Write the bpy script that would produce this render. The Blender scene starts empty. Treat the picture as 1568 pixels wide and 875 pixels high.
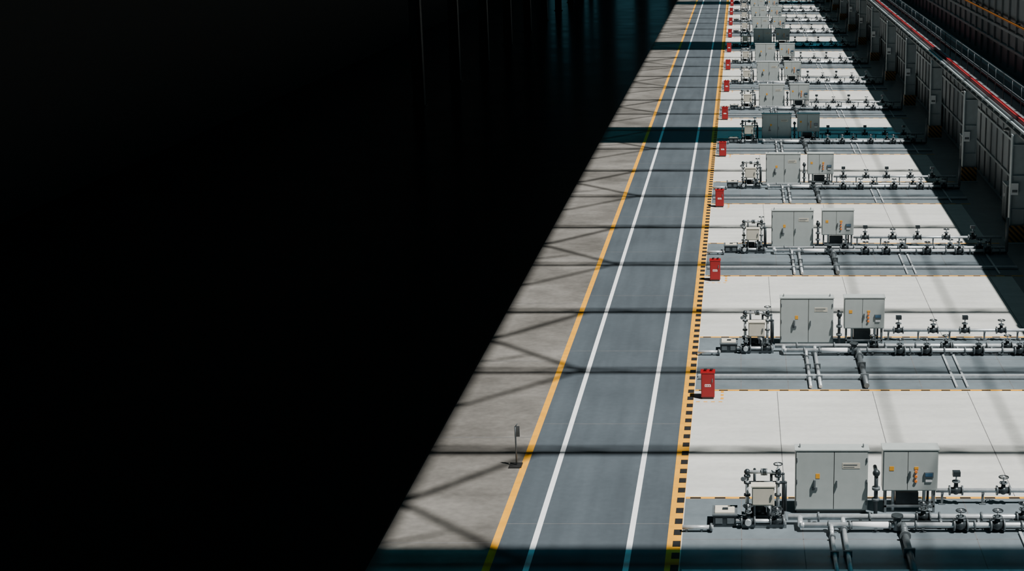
import bpy, bmesh, math, random
from mathutils import Vector, Matrix
random.seed(4)
scene = bpy.context.scene
H=13.3; TH=math.atan(611/2400.0)
SX=0.404; SY=0.25          # sun slope (towards +x, towards -y) per metre height
P=12.95; NR=16
ZOOM=None

# ---------------------------------------------------------------- materials
def mat(name, col, rough=0.5, metal=0.0, spec=0.5, noise=None, bump=0.0, emit=None):
    m=bpy.data.materials.new(name); m.use_nodes=True
    nt=m.node_tree; b=nt.nodes['Principled BSDF']
    b.inputs['Base Color'].default_value=(*col,1); b.inputs['Roughness'].default_value=rough
    b.inputs['Metallic'].default_value=metal; b.inputs['Specular IOR Level'].default_value=spec
    tc=nt.nodes.new('ShaderNodeTexCoord')
    if noise is None: noise=(6.0,0.12)
    n=nt.nodes.new('ShaderNodeTexNoise'); n.inputs['Scale'].default_value=noise[0]; n.inputs['Detail'].default_value=6
    nt.links.new(tc.outputs['Object'],n.inputs['Vector'])
    r=nt.nodes.new('ShaderNodeMapRange'); r.inputs[1].default_value=0.3; r.inputs[2].default_value=0.7
    r.inputs[3].default_value=1-noise[1]; r.inputs[4].default_value=1+noise[1]
    nt.links.new(n.outputs['Fac'],r.inputs[0])
    mx=nt.nodes.new('ShaderNodeVectorMath'); mx.operation='SCALE'; mx.inputs[0].default_value=col
    nt.links.new(r.outputs[0],mx.inputs['Scale']); nt.links.new(mx.outputs[0],b.inputs['Base Color'])
    return m

def floor_mat(name, col, rough, big=0.15, small=0.06, streak=0.08, spec=0.5, stretch=(1,1,1)):
    m=bpy.data.materials.new(name); m.use_nodes=True
    nt=m.node_tree; b=nt.nodes['Principled BSDF']; L=nt.links
    b.inputs['Specular IOR Level'].default_value=spec
    g=nt.nodes.new('ShaderNodeNewGeometry')
    def noise(scale,amp,st,det=5,lo=.3,hi=.7):
        mp=nt.nodes.new('ShaderNodeMapping'); mp.inputs['Scale'].default_value=st
        L.new(g.outputs['Position'],mp.inputs['Vector'])
        n=nt.nodes.new('ShaderNodeTexNoise'); n.inputs['Scale'].default_value=scale; n.inputs['Detail'].default_value=det
        L.new(mp.outputs[0],n.inputs['Vector'])
        r=nt.nodes.new('ShaderNodeMapRange'); r.inputs[1].default_value=lo; r.inputs[2].default_value=hi
        r.inputs[3].default_value=1-amp; r.inputs[4].default_value=1+amp
        L.new(n.outputs['Fac'],r.inputs[0]); return r.outputs[0]
    a=noise(0.35,big,(1,1,1)); c=noise(6,small,(1,1,1)); d=noise(1.2,streak,stretch,3)
    m1=nt.nodes.new('ShaderNodeMath'); m1.operation='MULTIPLY'; L.new(a,m1.inputs[0]); L.new(c,m1.inputs[1])
    m2=nt.nodes.new('ShaderNodeMath'); m2.operation='MULTIPLY'; L.new(m1.outputs[0],m2.inputs[0]); L.new(d,m2.inputs[1])
    v=nt.nodes.new('ShaderNodeVectorMath'); v.operation='SCALE'; v.inputs[0].default_value=col
    L.new(m2.outputs[0],v.inputs['Scale']); L.new(v.outputs[0],b.inputs['Base Color'])
    rr=nt.nodes.new('ShaderNodeMath'); rr.operation='MULTIPLY'; rr.inputs[1].default_value=rough
    L.new(a,rr.inputs[0]); L.new(rr.outputs[0],b.inputs['Roughness'])
    return m

M_conc=floor_mat('concrete_light',(0.57,0.575,0.54),0.55,0.08,0.05,0.08,stretch=(0.3,2,1))
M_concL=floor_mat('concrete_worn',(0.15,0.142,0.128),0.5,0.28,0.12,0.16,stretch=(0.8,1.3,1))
M_concR=floor_mat('concrete_shade_wall_side',(0.22,0.23,0.225),0.5,0.12,0.06,0.1)  # concrete past the sun line, with its shade put into the colour
M_floorD=floor_mat('floor_left_shade',(0.02,0.024,0.025),0.22,0.15,0.08,0.15)  # left bay's darkness painted into the floor colour, from the shadow edge outwards
M_road=floor_mat('road_grey_epoxy',(0.074,0.091,0.104),0.42,0.08,0.05,0.12,stretch=(2,0.15,1))
M_pad=floor_mat('pad_grey_paint',(0.135,0.165,0.182),0.45,0.12,0.06,0.1)
M_yel=mat('paint_yellow',(0.80,0.36,0.02),0.5,noise=(3,0.12))
M_wht=mat('paint_white',(0.85,0.87,0.88),0.5,noise=(3,0.06))
M_blk=mat('paint_black',(0.015,0.015,0.015),0.5)
M_joint=mat('joint_sealant',(0.13,0.13,0.13),0.8)
M_cab=mat('cabinet_grey_paint',(0.42,0.46,0.445),0.42,noise=(4,0.05))
M_cabd=mat('cabinet_seam_dark',(0.05,0.055,0.055),0.6)
M_pipe=mat('pipe_galvanised',(0.55,0.59,0.61),0.35,0.35,noise=(9,0.15))
M_dark=mat('valve_dark_iron',(0.035,0.045,0.05),0.4,0.4,noise=(9,0.2))
M_mid=mat('steel_grey',(0.13,0.15,0.16),0.45,0.3,noise=(9,0.15))
M_beige=mat('box_beige_paint',(0.62,0.58,0.48),0.5,noise=(5,0.06))
M_red=mat('red_paint',(0.27,0.0015,0.005),0.45,noise=(5,0.08))
M_redr=mat('red_rail_pvc',(0.30,0.004,0.008),0.55,noise=(5,0.08))
M_org=mat('orange_lamp',(0.85,0.22,0.03),0.4)
M_blue=mat('meter_blue_glass',(0.05,0.12,0.2),0.15)
M_wall=mat('wall_panel_grey',(0.25,0.29,0.31),0.55,noise=(1.5,0.12))
M_col=mat('column_grey_paint',(0.36,0.42,0.44),0.5,noise=(2,0.12))
M_gird=mat('girder_grey',(0.15,0.17,0.18),0.5,noise=(2,0.2))
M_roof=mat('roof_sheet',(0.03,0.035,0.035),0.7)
M_coldk=mat('column_dark_steel',(0.02,0.03,0.032),0.5,0.2)
M_orl=mat('orange_pipe_paint',(0.75,0.25,0.04),0.5)
M_tint=bpy.data.materials.new('shadow_band_filter'); M_tint.use_nodes=True  # for unseen sheets added overhead, filtering the sun to teal
_nt=M_tint.node_tree; _nt.nodes.clear()
_o=_nt.nodes.new('ShaderNodeOutputMaterial'); _t=_nt.nodes.new('ShaderNodeBsdfTransparent'); _t.inputs[0].default_value=(0.06,0.20,0.24,1)
_nt.links.new(_t.outputs[0],_o.inputs[0])

def stripe_mat():
    m=bpy.data.materials.new('hazard_stripes'); m.use_nodes=True
    nt=m.node_tree; b=nt.nodes['Principled BSDF']; L=nt.links
    g=nt.nodes.new('ShaderNodeTexCoord'); s=nt.nodes.new('ShaderNodeSeparateXYZ'); L.new(g.outputs['Object'],s.inputs[0])
    a=nt.nodes.new('ShaderNodeMath'); a.operation='ADD'; L.new(s.outputs[0],a.inputs[0]); L.new(s.outputs[2],a.inputs[1])
    a1=nt.nodes.new('ShaderNodeMath'); a1.operation='ADD'; L.new(a.outputs[0],a1.inputs[0]); L.new(s.outputs[1],a1.inputs[1])
    q=nt.nodes.new('ShaderNodeMath'); q.operation='MULTIPLY'; q.inputs[1].default_value=4.5; L.new(a1.outputs[0],q.inputs[0])
    f=nt.nodes.new('ShaderNodeMath'); f.operation='FRACT'; L.new(q.outputs[0],f.inputs[0])
    c=nt.nodes.new('ShaderNodeMath'); c.operation='GREATER_THAN'; c.inputs[1].default_value=.5; L.new(f.outputs[0],c.inputs[0])
    mx=nt.nodes.new('ShaderNodeMix'); mx.data_type='RGBA'; mx.inputs[6].default_value=(.42,.2,.03,1); mx.inputs[7].default_value=(.02,.02,.02,1)
    L.new(c.outputs[0],mx.inputs[0]); L.new(mx.outputs[2],b.inputs['Base Color']); return m
M_haz=stripe_mat()

# ---------------------------------------------------------------- mesh builder
class MB:
    def __init__(s): s.v=[];s.f=[];s.m=[];s.sm=[];s.mats=[]
    def mi(s,m):
        if m not in s.mats: s.mats.append(m)
        return s.mats.index(m)
    def box(s,x0,x1,y0,y1,z0,z1,m):
        i=len(s.v)
        s.v+=[(x0,y0,z0),(x1,y0,z0),(x1,y1,z0),(x0,y1,z0),(x0,y0,z1),(x1,y0,z1),(x1,y1,z1),(x0,y1,z1)]
        k=s.mi(m)
        for q in ((0,3,2,1),(4,5,6,7),(0,1,5,4),(1,2,6,5),(2,3,7,6),(3,0,4,7)):
            s.f.append(tuple(i+a for a in q)); s.m.append(k); s.sm.append(False)
    def cbox(s,x,y,z,sx,sy,sz,m): s.box(x-sx/2,x+sx/2,y-sy/2,y+sy/2,z-sz/2,z+sz/2,m)
    def cyl(s,p0,p1,r,m,n=12,r1=None,caps=True):
        p0=Vector(p0);p1=Vector(p1);d=(p1-p0).normalized()
        u=d.orthogonal().normalized();w=d.cross(u); r1=r if r1 is None else r1
        i=len(s.v);k=s.mi(m)
        for p,rr in ((p0,r),(p1,r1)):
            for a in range(n):
                t=2*math.pi*a/n; s.v.append(tuple(p+u*math.cos(t)*rr+w*math.sin(t)*rr))
        for a in range(n):
            b=(a+1)%n; s.f.append((i+a,i+b,i+n+b,i+n+a)); s.m.append(k); s.sm.append(True)
        if caps:
            s.f.append(tuple(i+a for a in reversed(range(n)))); s.m.append(k); s.sm.append(False)
            s.f.append(tuple(i+n+a for a in range(n))); s.m.append(k); s.sm.append(False)
    def sph(s,c,r,m,n=10,k2=6):
        i=len(s.v);k=s.mi(m);c=Vector(c)
        for a in range(k2+1):
            ph=math.pi*a/k2
            for b in range(n):
                t=2*math.pi*b/n
                s.v.append(tuple(c+Vector((math.sin(ph)*math.cos(t),math.sin(ph)*math.sin(t),math.cos(ph)))*r))
        for a in range(k2):
            for b in range(n):
                c2=(b+1)%n
                s.f.append((i+a*n+b,i+(a+1)*n+b,i+(a+1)*n+c2,i+a*n+c2)); s.m.append(k); s.sm.append(True)
    def path(s,pts,r,m,n=10):
        for a,b in zip(pts,pts[1:]): s.cyl(a,b,r,m,n)
        for p in pts[1:-1]: s.sph(p,r*1.12,m,n)
    def ring(s,c,R,r,m,axis='z',n=16,k=6):
        c=Vector(c);pts=[]
        for a in range(n):
            t=2*math.pi*a/n; x,y=math.cos(t)*R,math.sin(t)*R
            pts.append(c+(Vector((x,y,0)) if axis=='z' else Vector((x,0,y)) if axis=='y' else Vector((0,x,y))))
        for a in range(n): s.cyl(pts[a],pts[(a+1)%n],r,m,k,caps=False)
    def mesh(s,name):
        me=bpy.data.meshes.new(name); me.from_pydata(s.v,[],s.f)
        for m in s.mats: me.materials.append(m)
        me.polygons.foreach_set('material_index',s.m); me.polygons.foreach_set('use_smooth',s.sm)
        me.update(); return me
def put(name,mesh,loc=(0,0,0),bevel=0,rot=0):
    o=bpy.data.objects.new(name,mesh); scene.collection.objects.link(o); o.location=loc; o.rotation_euler=(0,0,rot)
    if bevel:
        b=o.modifiers.new('bevel','BEVEL'); b.width=bevel; b.segments=2; b.limit_method='ANGLE'; b.angle_limit=math.radians(50)
    return o

Y0,Y1=8.0,236.0
# ---------------------------------------------------------------- floor
b=MB()
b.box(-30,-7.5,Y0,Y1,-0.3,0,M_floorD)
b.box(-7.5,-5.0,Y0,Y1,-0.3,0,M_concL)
b.box(-5.0,9.6,Y0,Y1,-0.3,0,M_conc)
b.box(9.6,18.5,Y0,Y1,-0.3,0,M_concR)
put('floor',b.mesh('floor'))
b=MB(); b.box(-5.16,-1.51,Y0,Y1,0,0.004,M_road); put('roadway',b.mesh('roadway'))
b=MB()
b.box(-5.17,-5.01,Y0,Y1,0.004,0.009,M_yel); put('lane_marking_yellow',b.mesh('ly'))
b=MB()
b.box(-4.345,-4.225,Y0,Y1,0.004,0.009,M_wht); b.box(-2.345,-2.225,Y0,Y1,0.004,0.009,M_wht)
put('lane_marking_white',b.mesh('lw'))
b=MB()
b.box(-1.51,-1.22,Y0,Y1,0.0,0.009,M_yel)
y=Y0
while y<Y1-1:
    b.box(-1.39,-1.225,y,y+0.30,0.009,0.012,M_blk); y+=0.6
put('hazard_marking',b.mesh('hz'))

def R(i): return 27.7+P*i
j=MB()
b=MB(); b.box(-1.2,10.0,0.06,5.2,0,0.004,M_pad)
me_pad=b.mesh('pad')
d=MB()
for yy in (0,5.2):
    d.box(-1.2,10.0,yy-0.05,yy+0.06,0.004,0.008,M_yel)
    x=-1.1
    while x<9.8:
        d.box(x,x+0.24,yy-0.05,yy+0.025,0.008,0.011,M_blk); x+=0.55
for k in range(3): d.box(-0.5,-0.42,-0.2-k*0.28,-0.05-k*0.28,0.0,0.006,M_yel)
for k in range(4): d.box(-1.15+k*.2,-1.05+k*.2,-1.0,-.95,0.0,0.006,M_yel)
me_dash=d.mesh('pad_border')
for i in range(NR):
    y=R(i)
    put('equipment_pad',me_pad,(0,y,0)); put('pad_border_marking',me_dash,(0,y,0))
    for x in (0.05,1.35,5.0,7.5,8.9): j.box(x-.009,x+.009,y+0.1,y+5.1,0.004,0.006,M_joint)
    for yy in (y+0.75,y+2.9): j.box(-1.2,10,yy-.012,yy+.012,0.004,0.006,M_joint)
    for x in (1.03,3.62,6.2,8.8): j.box(x-.009,x+.009,y+5.3,y+P-0.1,0.0,0.003,M_joint)
y=Y0+3
while y<Y1:
    j.box(-7.5,-5.2,y-.012,y+.012,0,0.003,M_joint); 
    j.box(-5.0,-1.52,y-.01+1,y+.01+1,0.004,0.006,M_joint); y+=P/2
put('floor_joint',j.mesh('joints'))

# ---------------------------------------------------------------- equipment meshes
def cabinet_double():
    b=MB(); W,D,Hh=1.58,0.34,1.45
    b.box(0.03,W-0.03,0.03,D-0.02,0.0,0.07,M_cabd)
    b.box(0,W,0.02,D,0.07,Hh,M_cab)
    b.box(-0.02,W+0.02,-0.02,D+0.02,Hh,Hh+0.03,M_cab)
    for x0,x1 in ((0.02,W*0.53-0.008),(W*0.53+0.008,W-0.02)):
        b.box(x0,x1,-0.012,0.02,0.11,Hh-0.03,M_cab)
    b.box(W*.53-.008,W*.53+.008,0.012,0.0205,0.1,Hh-0.02,M_cabd)
    b.box(0.40,0.44,-0.07,-0.012,0.62,0.80,M_mid); b.box(0.36,0.48,-0.03,-0.012,0.55,0.62,M_mid)
    b.box(0.44,0.53,-0.017,-0.012,0.82,0.93,M_yel)
    b.box(W*.53+.05,W*.53+.075,-0.05,-0.012,0.62,0.78,M_mid)
    b.box(W*.53+0.18,W-0.18,-0.017,-0.012,1.05,1.18,M_beige)
    b.box(W*.53+0.20,W-0.24,-0.019,-0.017,1.12,1.145,M_mid)
    b.box(W*.53+0.20,W-0.3,-0.019,-0.017,1.075,1.09,M_mid)
    for z in (0.25,0.75,1.25):
        b.cyl((0.03,-0.02,z-.05),(0.03,-0.02,z+.05),0.014,M_mid,8); b.cyl((W-0.03,-0.02,z-.05),(W-0.03,-0.02,z+.05),0.014,M_mid,8)
    for x in (0.1,W-0.1): b.ring((x,D/2,Hh+0.06),0.04,0.012,M_mid,'x',10,5)
    return b.mesh('cabinet_double')
def cabinet_single():
    b=MB(); W,D,Hh=1.2,0.38,1.46; z0=0.52
    b.box(0,W,0.02,D,z0,Hh,M_cab); b.box(-0.02,W+0.02,-0.02,D+0.02,Hh,Hh+0.03,M_cab)
    b.box(0.02,W*0.45-.006,-0.012,0.02,z0+.03,Hh-0.03,M_cab); b.box(W*.45+.006,W-0.02,-0.012,0.02,z0+.03,Hh-0.03,M_cab)
    b.box(W*.45-.006,W*.45+.006,0.012,0.0205,z0+.03,Hh-.03,M_cabd)
    for x in (0.05,W-0.09):
        for y in (0.05,D-0.08): b.box(x,x+.05,y,y+.05,0,z0,M_mid)
    b.box(0.05,W-.05,0.05,0.08,0.12,0.17,M_mid); b.box(0.05,W-.05,D-.08,D-.05,0.12,0.17,M_mid)
    b.box(0.3,0.8,0.1,0.3,0.14,0.45,M_dark)
    b.cyl((0.25,0.18,0.0),(0.25,0.18,z0),0.04,M_pipe); b.cyl((0.93,0.18,0.0),(0.93,0.18,z0),0.04,M_pipe)
    b.cyl((1.02,0.25,0.0),(1.02,0.25,z0),0.03,M_dark)
    b.box(0.14,0.24,-0.017,-0.012,1.0,1.1,M_yel)
    for z,m in ((0.98,M_org),(0.87,M_org),(0.76,M_org)): b.cyl((0.72,-0.04,z),(0.72,-.01,z),0.032,m,10)
    b.box(0.68,0.77,-0.02,-.012,1.03,1.09,M_yel)
    b.box(0.90,1.10,-0.04,-.012,0.84,0.97,M_mid); b.box(0.92,1.08,-0.045,-.04,0.87,0.95,M_blue)
    b.box(0.93,1.07,-0.03,-.012,0.74,0.80,M_wht)
    b.box(0.58,0.61,-0.05,-.012,0.85,1.0,M_mid)
    return b.mesh('cabinet_single')
def valve(b,x,y,z,r=0.055,up=0.38,wheel=True,ax='x'):
    dx=Vector((1,0,0)) if ax=='x' else Vector((0,1,0)); c=Vector((x,y,z))
    b.cyl(c-dx*.13,c+dx*.13,r*1.35,M_dark,12)
    for s_ in (-.14,.14): b.cyl(c+dx*(s_-.018),c+dx*(s_+.018),r*2.0,M_mid,14)
    b.sph(c,r*1.75,M_dark); b.cyl(c,c+Vector((0,0,up*.55)),r*1.1,M_dark,10,r*0.8)
    b.cyl(c+Vector((0,0,up*.5)),c+Vector((0,0,up*.56)),r*1.7,M_mid,12)
    b.cyl(c+Vector((0,0,up*.5)),c+Vector((0,0,up)),0.018,M_pipe,8)
    if wheel:
        w=c+Vector((0,0,up*.92)); b.ring(w,0.105,0.014,M_dark,'z',14,6)
        b.cyl(w-Vector((.1,0,0)),w+Vector((.1,0,0)),.01,M_dark,6); b.cyl(w-Vector((0,.1,0)),w+Vector((0,.1,0)),.01,M_dark,6)
    else:
        b.cbox(c.x,c.y,c.z+up,0.17,0.14,0.11,M_dark)
def clampleg(b,x,y,z,r,w=0.14):
    b.box(x-w/2,x+w/2,y-0.06,y+0.06,0,0.02,M_mid)
    b.box(x-.025,x+.025,y-.025,y+.025,0.02,z-r*0.6,M_mid)
    b.box(x-.03,x+.03,y-r-.02,y+r+.02,z-r-.02,z-r+.01,M_mid)
def skid():
    b=MB()
    b.box(0.02,0.98,-0.02,0.06,0,0.09,M_mid); b.box(0.02,0.98,0.62,0.70,0,0.09,M_mid)
    b.box(0.02,0.10,0.06,0.62,0,0.09,M_mid); b.box(0.9,0.98,0.06,0.62,0,0.09,M_mid)
    b.box(0.10,0.9,0.06,0.62,0.03,0.05,M_dark)
    for x,zt in ((0.14,1.16),(0.80,1.22)):
        b.cyl((x,0.35,0.05),(x,0.35,zt),0.042,M_pipe,12)
        for z in (0.35,0.62,0.9,1.05): b.cyl((x,0.35,z-.018),(x,0.35,z+.018),0.075,M_dark,12)
    b.path([(0.14,0.35,1.14),(0.80,0.35,1.14)],0.04,M_pipe)
    b.path([(0.14,0.35,0.90),(0.96,0.35,0.90),(0.96,0.35,0.25)],0.035,M_dark)
    b.path([(0.30,0.5,0.1),(0.30,0.5,1.14),(0.30,0.35,1.14)],0.03,M_dark)
    b.path([(0.66,0.55,0.1),(0.66,0.55,1.02),(0.80,0.55,1.02),(0.92,0.55,1.02),(0.92,0.55,0.1)],0.03,M_dark)
    for x in (0.14,0.80): b.sph((x,0.35,1.14),0.07,M_dark)
    b.cyl((0.80,0.35,1.14),(0.80,0.35,1.34),0.02,M_pipe,8); b.ring((0.80,0.35,1.32),0.09,0.014,M_dark)
    b.cyl((0.5,0.35,1.14-.06),(0.5,0.35,1.14+.06),0.06,M_dark); b.cyl((0.43,0.35,1.14),(0.47,.35,1.14),0.075,M_mid)
    b.cyl((0.53,0.35,1.14),(0.57,.35,1.14),0.075,M_mid)
    b.box(0.24,0.72,0.02,0.24,0.50,0.92,M_beige); b.box(0.22,0.74,0.0,0.26,0.92,0.945,M_beige)
    b.box(0.26,0.70,0.008,0.02,0.53,0.89,M_beige); b.box(0.64,0.67,-0.015,0.008,0.66,0.76,M_mid)
    for x in (0.28,0.66): b.box(x,x+.04,0.1,0.14,0.09,0.50,M_mid)
    b.cyl((0.22,0.42,0.24),(0.55,0.42,0.24),0.11,M_dark,16); b.cyl((0.56,0.42,0.24),(0.66,0.42,0.24),0.14,M_mid,16)
    b.cyl((0.70,0.42,0.24),(0.76,0.42,0.24),0.09,M_pipe,16); b.box(0.25,0.6,0.34,0.5,0.09,0.15,M_mid)
    b.path([(-0.1,0.0,0.16),(0.95,0.0,0.16)],0.045,M_pipe)
    valve(b,0.16,0.0,0.16,0.05,0.38); valve(b,0.78,0.0,0.16,0.045,0.30)
    b.cyl((0.16,-0.12,0.16),(0.16,0.0,0.16),0.07,M_pipe); b.cyl((0.14,0.0,0.2),(0.14,0.35,0.2),0.035,M_pipe)
    b.cyl((0.05,0.28,1.0),(0.05,0.31,1.0),0.05,M_mid,14); b.cyl((0.05,0.31,1.0),(0.14,0.33,1.0),0.015,M_dark)
    return b.mesh('valve_skid')
def trough():
    b=MB()
    b.box(0,0.50,0.0,0.5,0.0,0.26,M_dark); b.box(-0.02,0.52,-0.02,0.52,0.26,0.29,M_mid)
    b.box(0.05,0.20,-0.01,0,0.08,0.2,M_mid); b.box(0.3,0.45,-0.01,0,0.08,0.2,M_mid)
    b.box(0.04,0.46,0.06,0.46,0.29,0.31,M_beige); b.box(0.2,0.32,0.2,0.3,0.31,0.33,M_dark)
    return b.mesh('junction_box')
def manifold():
    b=MB()
    y1,y2,y3=3.30,3.85,4.85
    b.cyl((-1.21,y1,0.10),(-0.55,y1,0.10),0.05,M_pipe); b.cyl((-0.62,y1,.10),(-.57,y1,.10),.09,M_mid)
    b.cyl((-1.12,y1,0.0),(-1.12,y1,0.1),0.03,M_mid); b.cyl((-0.8,y1,0.0),(-0.8,y1,0.1),0.03,M_mid)
    b.cyl((1.05,y2-.15,0.17),(10.0,y2-.15,0.17),0.065,M_pipe,14)
    b.path([(1.3,y1,0.15),(1.35,y1-.0,0.15),(9.9,y1,0.15)],0.06,M_pipe,14)
    b.path([(9.9,y1,0.15),(9.95,y1,0.15),(9.95,y1,1.4)],0.06,M_mid)
    b.path([(1.3,y1,0.15),(1.3,y2-.15,0.17)],0.06,M_pipe)
    b.cyl((2.4,y1,0.15),(3.2,y1,.15),0.075,M_wht)
    b.path([(2.3,y1+.2,0.09),(10.0,y1+.2,0.09)],0.075,M_dark,12)
    for x in (4.3,5.1,6.4,7.4,8.6,9.5): b.cyl((x-.03,y1+.2,.1),(x+.03,y1+.2,.1),.1,M_mid)
    for x in (2.0,2.9,3.9,6.2,7.6,8.7,9.7): clampleg(b,x,y1,0.15,0.06)
    for x in (1.5,2.6,3.8,5.9,7.5,8.7,9.9): clampleg(b,x,y2-.15,0.17,0.065)
    for x in (1.9,2.35,3.2,3.75,5.0,6.0,6.6,7.7,8.6,9.7):
        b.cyl((x-.02,y1,.15),(x+.02,y1,.15),.1,M_mid); 
    for x in (1.7,2.8,4.3,5.2,6.3,7.3,8.4,9.4):
        b.cyl((x-.02,y2-.15,.17),(x+.02,y2-.15,.17),.11,M_mid)
    for x in (4.7,5.48,7.0,8.2,9.25): valve(b,x,y1,0.15,0.065,0.36); 
    for x in (4.72,5.5,7.02,8.22): b.cyl((x,y1,.15),(x,y2-.15,.17),.05,M_dark)
    for x in (3.95,6.1,7.9,9.0): valve(b,x,y2-.15,0.17,0.06,0.34)
    b.cyl((3.35,y1,0.05),(3.35,y1,0.34),0.09,M_mid); b.cyl((3.35,y1,.34),(3.35,y1,.38),.13,M_dark)
    b.cyl((4.35,y3,0.32),(10.0,y3,0.32),0.05,M_pipe,12)
    for x in (4.5,5.4,6.35,7.4,8.4,9.6): clampleg(b,x,y3,0.32,0.05)
    for k,x in enumerate((4.8,5.85,6.8,7.9,8.9)): valve(b,x,y3,0.32,0.055,0.34 if k%2 else 0.40, wheel=(k%2==1))
    b.path([(2.97,4.2,0.0),(2.97,4.2,0.98),(2.97,4.6,0.98)],0.045,M_dark); b.sph((2.97,4.2,.98),.085,M_dark)
    b.cyl((2.97,4.2,.6),(2.97,4.2,.66),.09,M_mid); b.cyl((2.97,4.2,.35),(2.97,4.2,.4),.09,M_mid)
    for x,r,ys in ((1.95,0.045,y1),(2.22,0.05,y2-.15),(3.48,0.075,y1)):
        b.path([(x,ys,0.15),(x,ys-.25,0.15),(x,ys-.35,r+.02),(x,0.12,r+.02)],r,M_pipe if r<.07 else M_mid)
        for yy in (0.9,2.0): b.box(x-r-.04,x+r+.04,yy-.03,yy+.03,0.006,r*2+.04,M_mid)
        b.cyl((x,ys-.45,r+.03),(x,ys-.5,r+.03),r*1.6,M_mid)
    for x in (5.95,6.25): b.box(x-.03,x+.03,0.2,y1-.1,0.006,0.05,M_pipe)
    for x in (9.2,): b.box(x-.03,x+.03,0.2,y1-.1,0.006,0.05,M_pipe)
    b.box(-1.15,10.0,1.15,1.27,0.006,0.06,M_pipe); b.box(-1.15,10.0,0.93,0.99,0.006,0.04,M_mid)
    return b.mesh('pipe_manifold')
def firebox():
    b=MB(); W,D,Hh=0.36,0.28,0.72
    b.box(0.03,W-.03,0.03,D-.03,0,0.05,M_blk)
    b.box(0,W,0,D,0.05,Hh,M_red); b.box(-.015,W+.015,-.015,D+.015,Hh,Hh+.03,M_red)
    b.box(0.02,W-.02,-0.012,0,0.08,Hh-.02,M_red)
    b.box(0.10,W-.10,-0.016,-0.012,0.35,0.42,M_wht)
    for k in range(3): b.box(0.12+k*.045,0.145+k*.045,-0.018,-0.016,0.365,0.405,M_red)
    b.box(W-.07,W-.05,-0.04,-0.012,0.48,0.58,M_mid)
    b.cyl((0.1,0.14,Hh+.03),(0.1,0.14,Hh+.07),0.03,M_red); b.cyl((0.26,0.14,Hh+.03),(0.26,0.14,Hh+.07),0.03,M_red)
    b.box(0.08,0.16,0.1,0.16,Hh+.07,Hh+.09,M_blk); b.box(0.24,0.32,0.1,0.16,Hh+.07,Hh+.09,M_blk)
    return b.mesh('fire_extinguisher_box')
def h_column(hh, w=0.62, d=0.36, m=None, guard=True):
    m=m or M_col; b=MB()
    b.box(-w/2,-w/2+.04,-d/2,d/2,0,hh,m); b.box(w/2-.04,w/2,-d/2,d/2,0,hh,m); b.box(-w/2+.04,w/2-.04,-.02,.02,0,hh,m)
    for z in (1.3,2.6,hh-.4): b.box(-w/2+.04,w/2-.04,-d/2+.02,d/2-.02,z,z+.03,m)
    b.box(-w/2-.1,w/2+.1,-d/2-.1,d/2+.1,0,.05,m)
    if guard:
        b.box(-w/2-.05,w/2+.05,-d/2-.05,-d/2,0.05,0.7,M_haz); b.box(-w/2-.05,-w/2,-d/2,d/2+.05,0.05,0.7,M_haz)
        b.box(-.28,-.02,-d/2-.04,-d/2,1.9,2.35,M_wht); b.box(-.25,-.05,-d/2-.05,-d/2-.04,2.0,2.1,M_mid)
    return b.mesh('h_column')

me_c2=cabinet_double(); me_c1=cabinet_single(); me_sk=skid(); me_tr=trough(); me_mf=manifold(); me_fb=firebox()
for i in range(NR):
    y=R(i)
    put('electrical_cabinet',me_c2,(1.22,y+4.30,0.004),0.008)
    put('control_panel',me_c1,(3.12,y+4.30,0.004),0.008)
    put('valve_skid',me_sk,(0.03,y+3.5,0.004))
    put('junction_box',me_tr,(-0.56,y+3.55,0.004))
    put('pipe_manifold',me_mf,(0,y,0.004))
    put('fire_extinguisher_box',me_fb,(-1.02,y-0.75,0.0),0.006)

b=MB()
b.box(-.17,.13,-.16,.16,0,.035,M_blk); b.cyl((0,0,.03),(0,0,.98),.018,M_mid,10)
b.box(-.02,.10,-.012,.012,.74,1.0,M_mid); b.box(-.015,.095,-.014,-.012,.76,.98,M_mid); b.cyl((0,0,.98),(.05,0,1.06),.012,M_mid,8)
put('sign_stand',b.mesh('sign_stand'),(-5.27,34.9,0.0))

# ---------------------------------------------------------------- right side structure
me_col=h_column(4.19)
y=33.1-P
rk=MB()
rk.box(0,.55,-.5,.5,0.08,1.5,M_mid); rk.box(-.02,.57,-.52,.52,1.5,1.54,M_col)
for yy in (-.25,.25): rk.box(-.012,0,yy-.22,yy+.22,.15,1.42,M_gird)
for z in (1.0,): rk.box(-.03,-.012,-.1,.02,z,z+.12,M_wht)
for yy in (-.45,.35): rk.box(.05,.5,yy,yy+.1,0,.08,M_blk)
me_rk=rk.mesh('wall_cabinet')
lp=MB(); lp.box(0,.1,-.06,.06,.04,.1,M_mid); lp.cyl((-.12,0,.07),(-.12,0,-.02),.05,M_mid,12,.16); lp.cyl((-.12,0,-.02),(-.12,0,-.05),.13,M_wht,12); lp.cyl((-.12,0,.07),(0,0,.07),.02,M_mid,8)
me_lp=lp.mesh('wall_lamp')
while y<Y1-2:
    put('steel_column',me_col,(10.65,y,0)); 
    put('distribution_cabinet',me_rk,(10.88,y+4.2,0))
    put('wall_lamp',me_lp,(11.37,y+6.5,3.4)); y+=P
b=MB()
b.box(11.55,11.75,Y0,Y1,0,4.2,M_wall)
y=Y0
while y<Y1:
    b.box(11.49,11.55,y,y+.12,0,4.2,M_gird); y+=P/8
for z in (0.0,1.35,2.9): b.box(11.47,11.55,Y0,Y1,z,z+.1,M_col)
b.box(13.2,13.45,Y0,Y1,4.2,9.4,M_wall)
y=Y0
while y<Y1:
    b.box(13.1,13.2,y,y+.18,4.7,9.4,M_gird); y+=P/6
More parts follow.
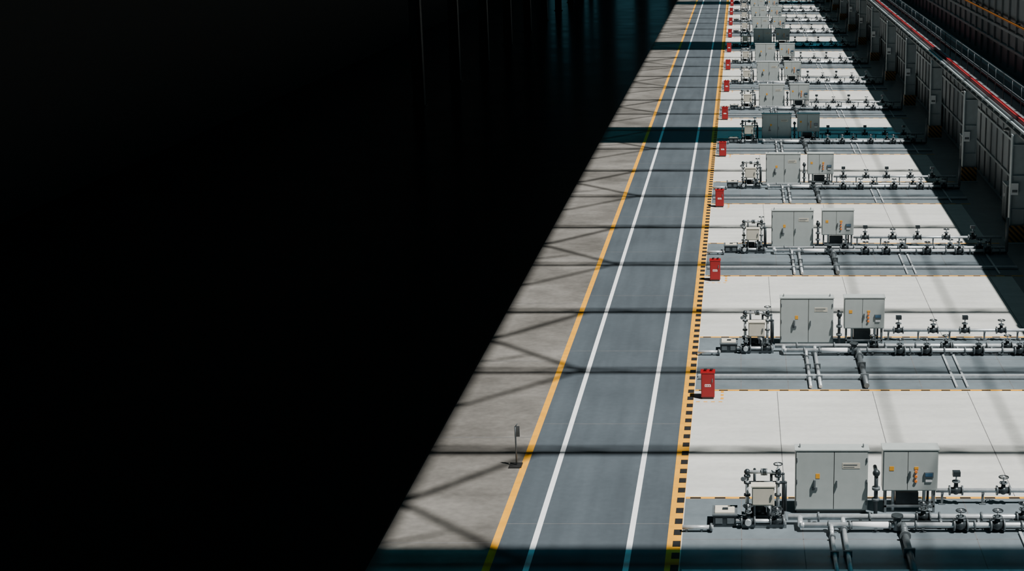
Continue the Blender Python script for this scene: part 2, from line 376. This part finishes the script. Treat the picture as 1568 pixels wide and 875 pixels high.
for z in (5.6,6.4,8.2): b.box(13.08,13.2,Y0,Y1,z,z+.12,M_col)
put('wall_right',b.mesh('wall_right'))
b=MB()
b.box(10.5,10.98,Y0,Y1,4.42,4.5,M_col); b.box(10.5,10.98,Y0,Y1,3.9+.3,3.96+.3,M_gird); b.box(10.7,10.78,Y0,Y1,4.26,4.42,M_gird)
y=Y0
while y<Y1: b.box(10.52,10.96,y,y+.03,4.26,4.42,M_col); y+=P/8
b.box(10.60,10.66,Y0,Y1,4.5,4.58,M_mid)
put('crane_girder',b.mesh('crane_girder'))
b=MB(); b.box(10.78,10.92,Y0,Y1,4.5,4.66,M_redr); put('conductor_rail',b.mesh('conductor_rail'))
b=MB(); b.box(10.98,13.05,Y0,Y1,4.42,4.5,M_gird)
for xx,z in ((11.25,5.1),(11.25,5.6)): b.cyl((xx,Y0,z),(xx,Y1,z),.022,M_mid,8)
y=Y0+.5
while y<Y1: b.cyl((11.25,y,4.5),(11.25,y,5.6),.02,M_dark,6); y+=P/6
b.box(12.2,12.6,Y0,Y1,4.5,4.75,M_col); b.cyl((11.8,Y0,4.6),(11.8,Y1,4.6),.09,M_mid,8)
put('walkway',b.mesh('walkway'))
b=MB(); b.cyl((13.0,Y0,7.0),(13.0,Y1,7.0),.06,M_orl,8)
y=Y0+1
while y<Y1: b.box(12.98,13.1,y,y+.06,6.9,7.1,M_mid); y+=P/2
put('orange_pipe',b.mesh('orange_pipe'))

# ---------------------------------------------------------------- shell
ZR=20.0
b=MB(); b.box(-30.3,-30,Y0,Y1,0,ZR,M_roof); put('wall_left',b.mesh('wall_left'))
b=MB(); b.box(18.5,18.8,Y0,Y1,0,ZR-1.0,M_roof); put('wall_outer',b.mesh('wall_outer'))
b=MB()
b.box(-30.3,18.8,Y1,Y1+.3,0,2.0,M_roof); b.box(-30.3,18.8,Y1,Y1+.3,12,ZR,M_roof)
x=-30.3
while x<18.5: b.box(x,x+2.2,Y1,Y1+.3,2.0,12,M_roof); x+=4.9
put('wall_back',b.mesh('wall_back'))
xe=-7.35+SX*ZR
b=MB(); b.box(-30.3,xe,Y0-14,Y1,ZR,ZR+.3,M_roof)
for d0,d1 in ((20,30.2),(83.2,88.9),(132.5,139.5),(185,190)):
    b.box(xe,18.8,d0-SY*ZR,d1-SY*ZR,ZR,ZR+.1,M_tint)  # added sheets, placed so their teal shade lands as wide floor bands
put('ceiling',b.mesh('ceiling'))

t=MB(); zb=17.9; zt=19.4; n=0
D=35.8-P/2*2
while D<Y1:
    yb=D-SY*zb; thick = 0.30 if n%2==0 else 0.22
    t.box(-30,18.5,yb-thick/2,yb+thick/2,zb-.08,zb+.08,M_coldk)
    t.box(-30,18.5,yb-.06,yb+.06,zt,zt+.1,M_coldk)
    x=-30; s=0
    while x<18.4:
        za,zc=(zb,zt) if s%2==0 else (zt,zb)
        t.cyl((x,yb,za),(x+2.2,yb,zc),.035,M_coldk,6); x+=2.2; s+=1
    def br(x0,d0,x1,d1,r=.09,z=19.4):
        t.cyl((x0+SX*z,d0-SY*z,z),(x1+SX*z,d1-SY*z,z),r,M_coldk,8)
    if n%2==1: br(-4.2,D-.1,-7.6,D+3.4,.11); br(-4.6,D,-7.6,D-3.2,.09); br(-6.2,D+1.7,-7.6,D+.9,.06)
    else: br(-4.9,D,-7.7,D-3.4,.12)
    D+=P/2; n+=1
put('roof_truss',t.mesh('roof_truss'))
b=MB()
for xf,w in ((3.9,.035),(6.9,.035)):
    X=xf+SX*19.9; b.box(X-w,X+w,Y0-10,Y1,19.85,20.0,M_coldk)
put('roof_purlin',b.mesh('roof_purlin'))
me_lc=h_column(17.5,.7,.5,M_coldk,guard=False)
y=33.1+P*5
while y<Y1-2:
    put('support_column',me_lc,(-20,y,0)); y+=P

# ---------------------------------------------------------------- light
w=bpy.data.worlds.new('World'); scene.world=w; w.use_nodes=True
bg=w.node_tree.nodes['Background']; bg.inputs[0].default_value=(0.14,0.5,0.64,1); bg.inputs[1].default_value=0.14
sd=bpy.data.lights.new('sun','SUN'); sd.energy=7.6; sd.angle=math.radians(1.0); sd.color=(1.0,0.985,0.955)
so=bpy.data.objects.new('sun',sd); scene.collection.objects.link(so); so.location=(8,0,40)
so.rotation_euler=Vector((SX,-SY,1)).to_track_quat('Z','Y').to_euler()

# ---------------------------------------------------------------- camera
cd=bpy.data.cameras.new('camera'); co=bpy.data.objects.new('camera',cd); scene.collection.objects.link(co)
cd.sensor_fit='HORIZONTAL'; cd.sensor_width=36; cd.lens=2400/1568*36; cd.shift_x=-348/1568; cd.clip_end=1000
co.location=(0,0,H); co.rotation_euler=(math.pi/2-TH,0,0)
if ZOOM:
    cx,cy,k=ZOOM; cd.lens*=k; cd.shift_x=k*(cx-1132)/1568; cd.shift_y=-k*(cy-437.5)/1568
scene.camera=co
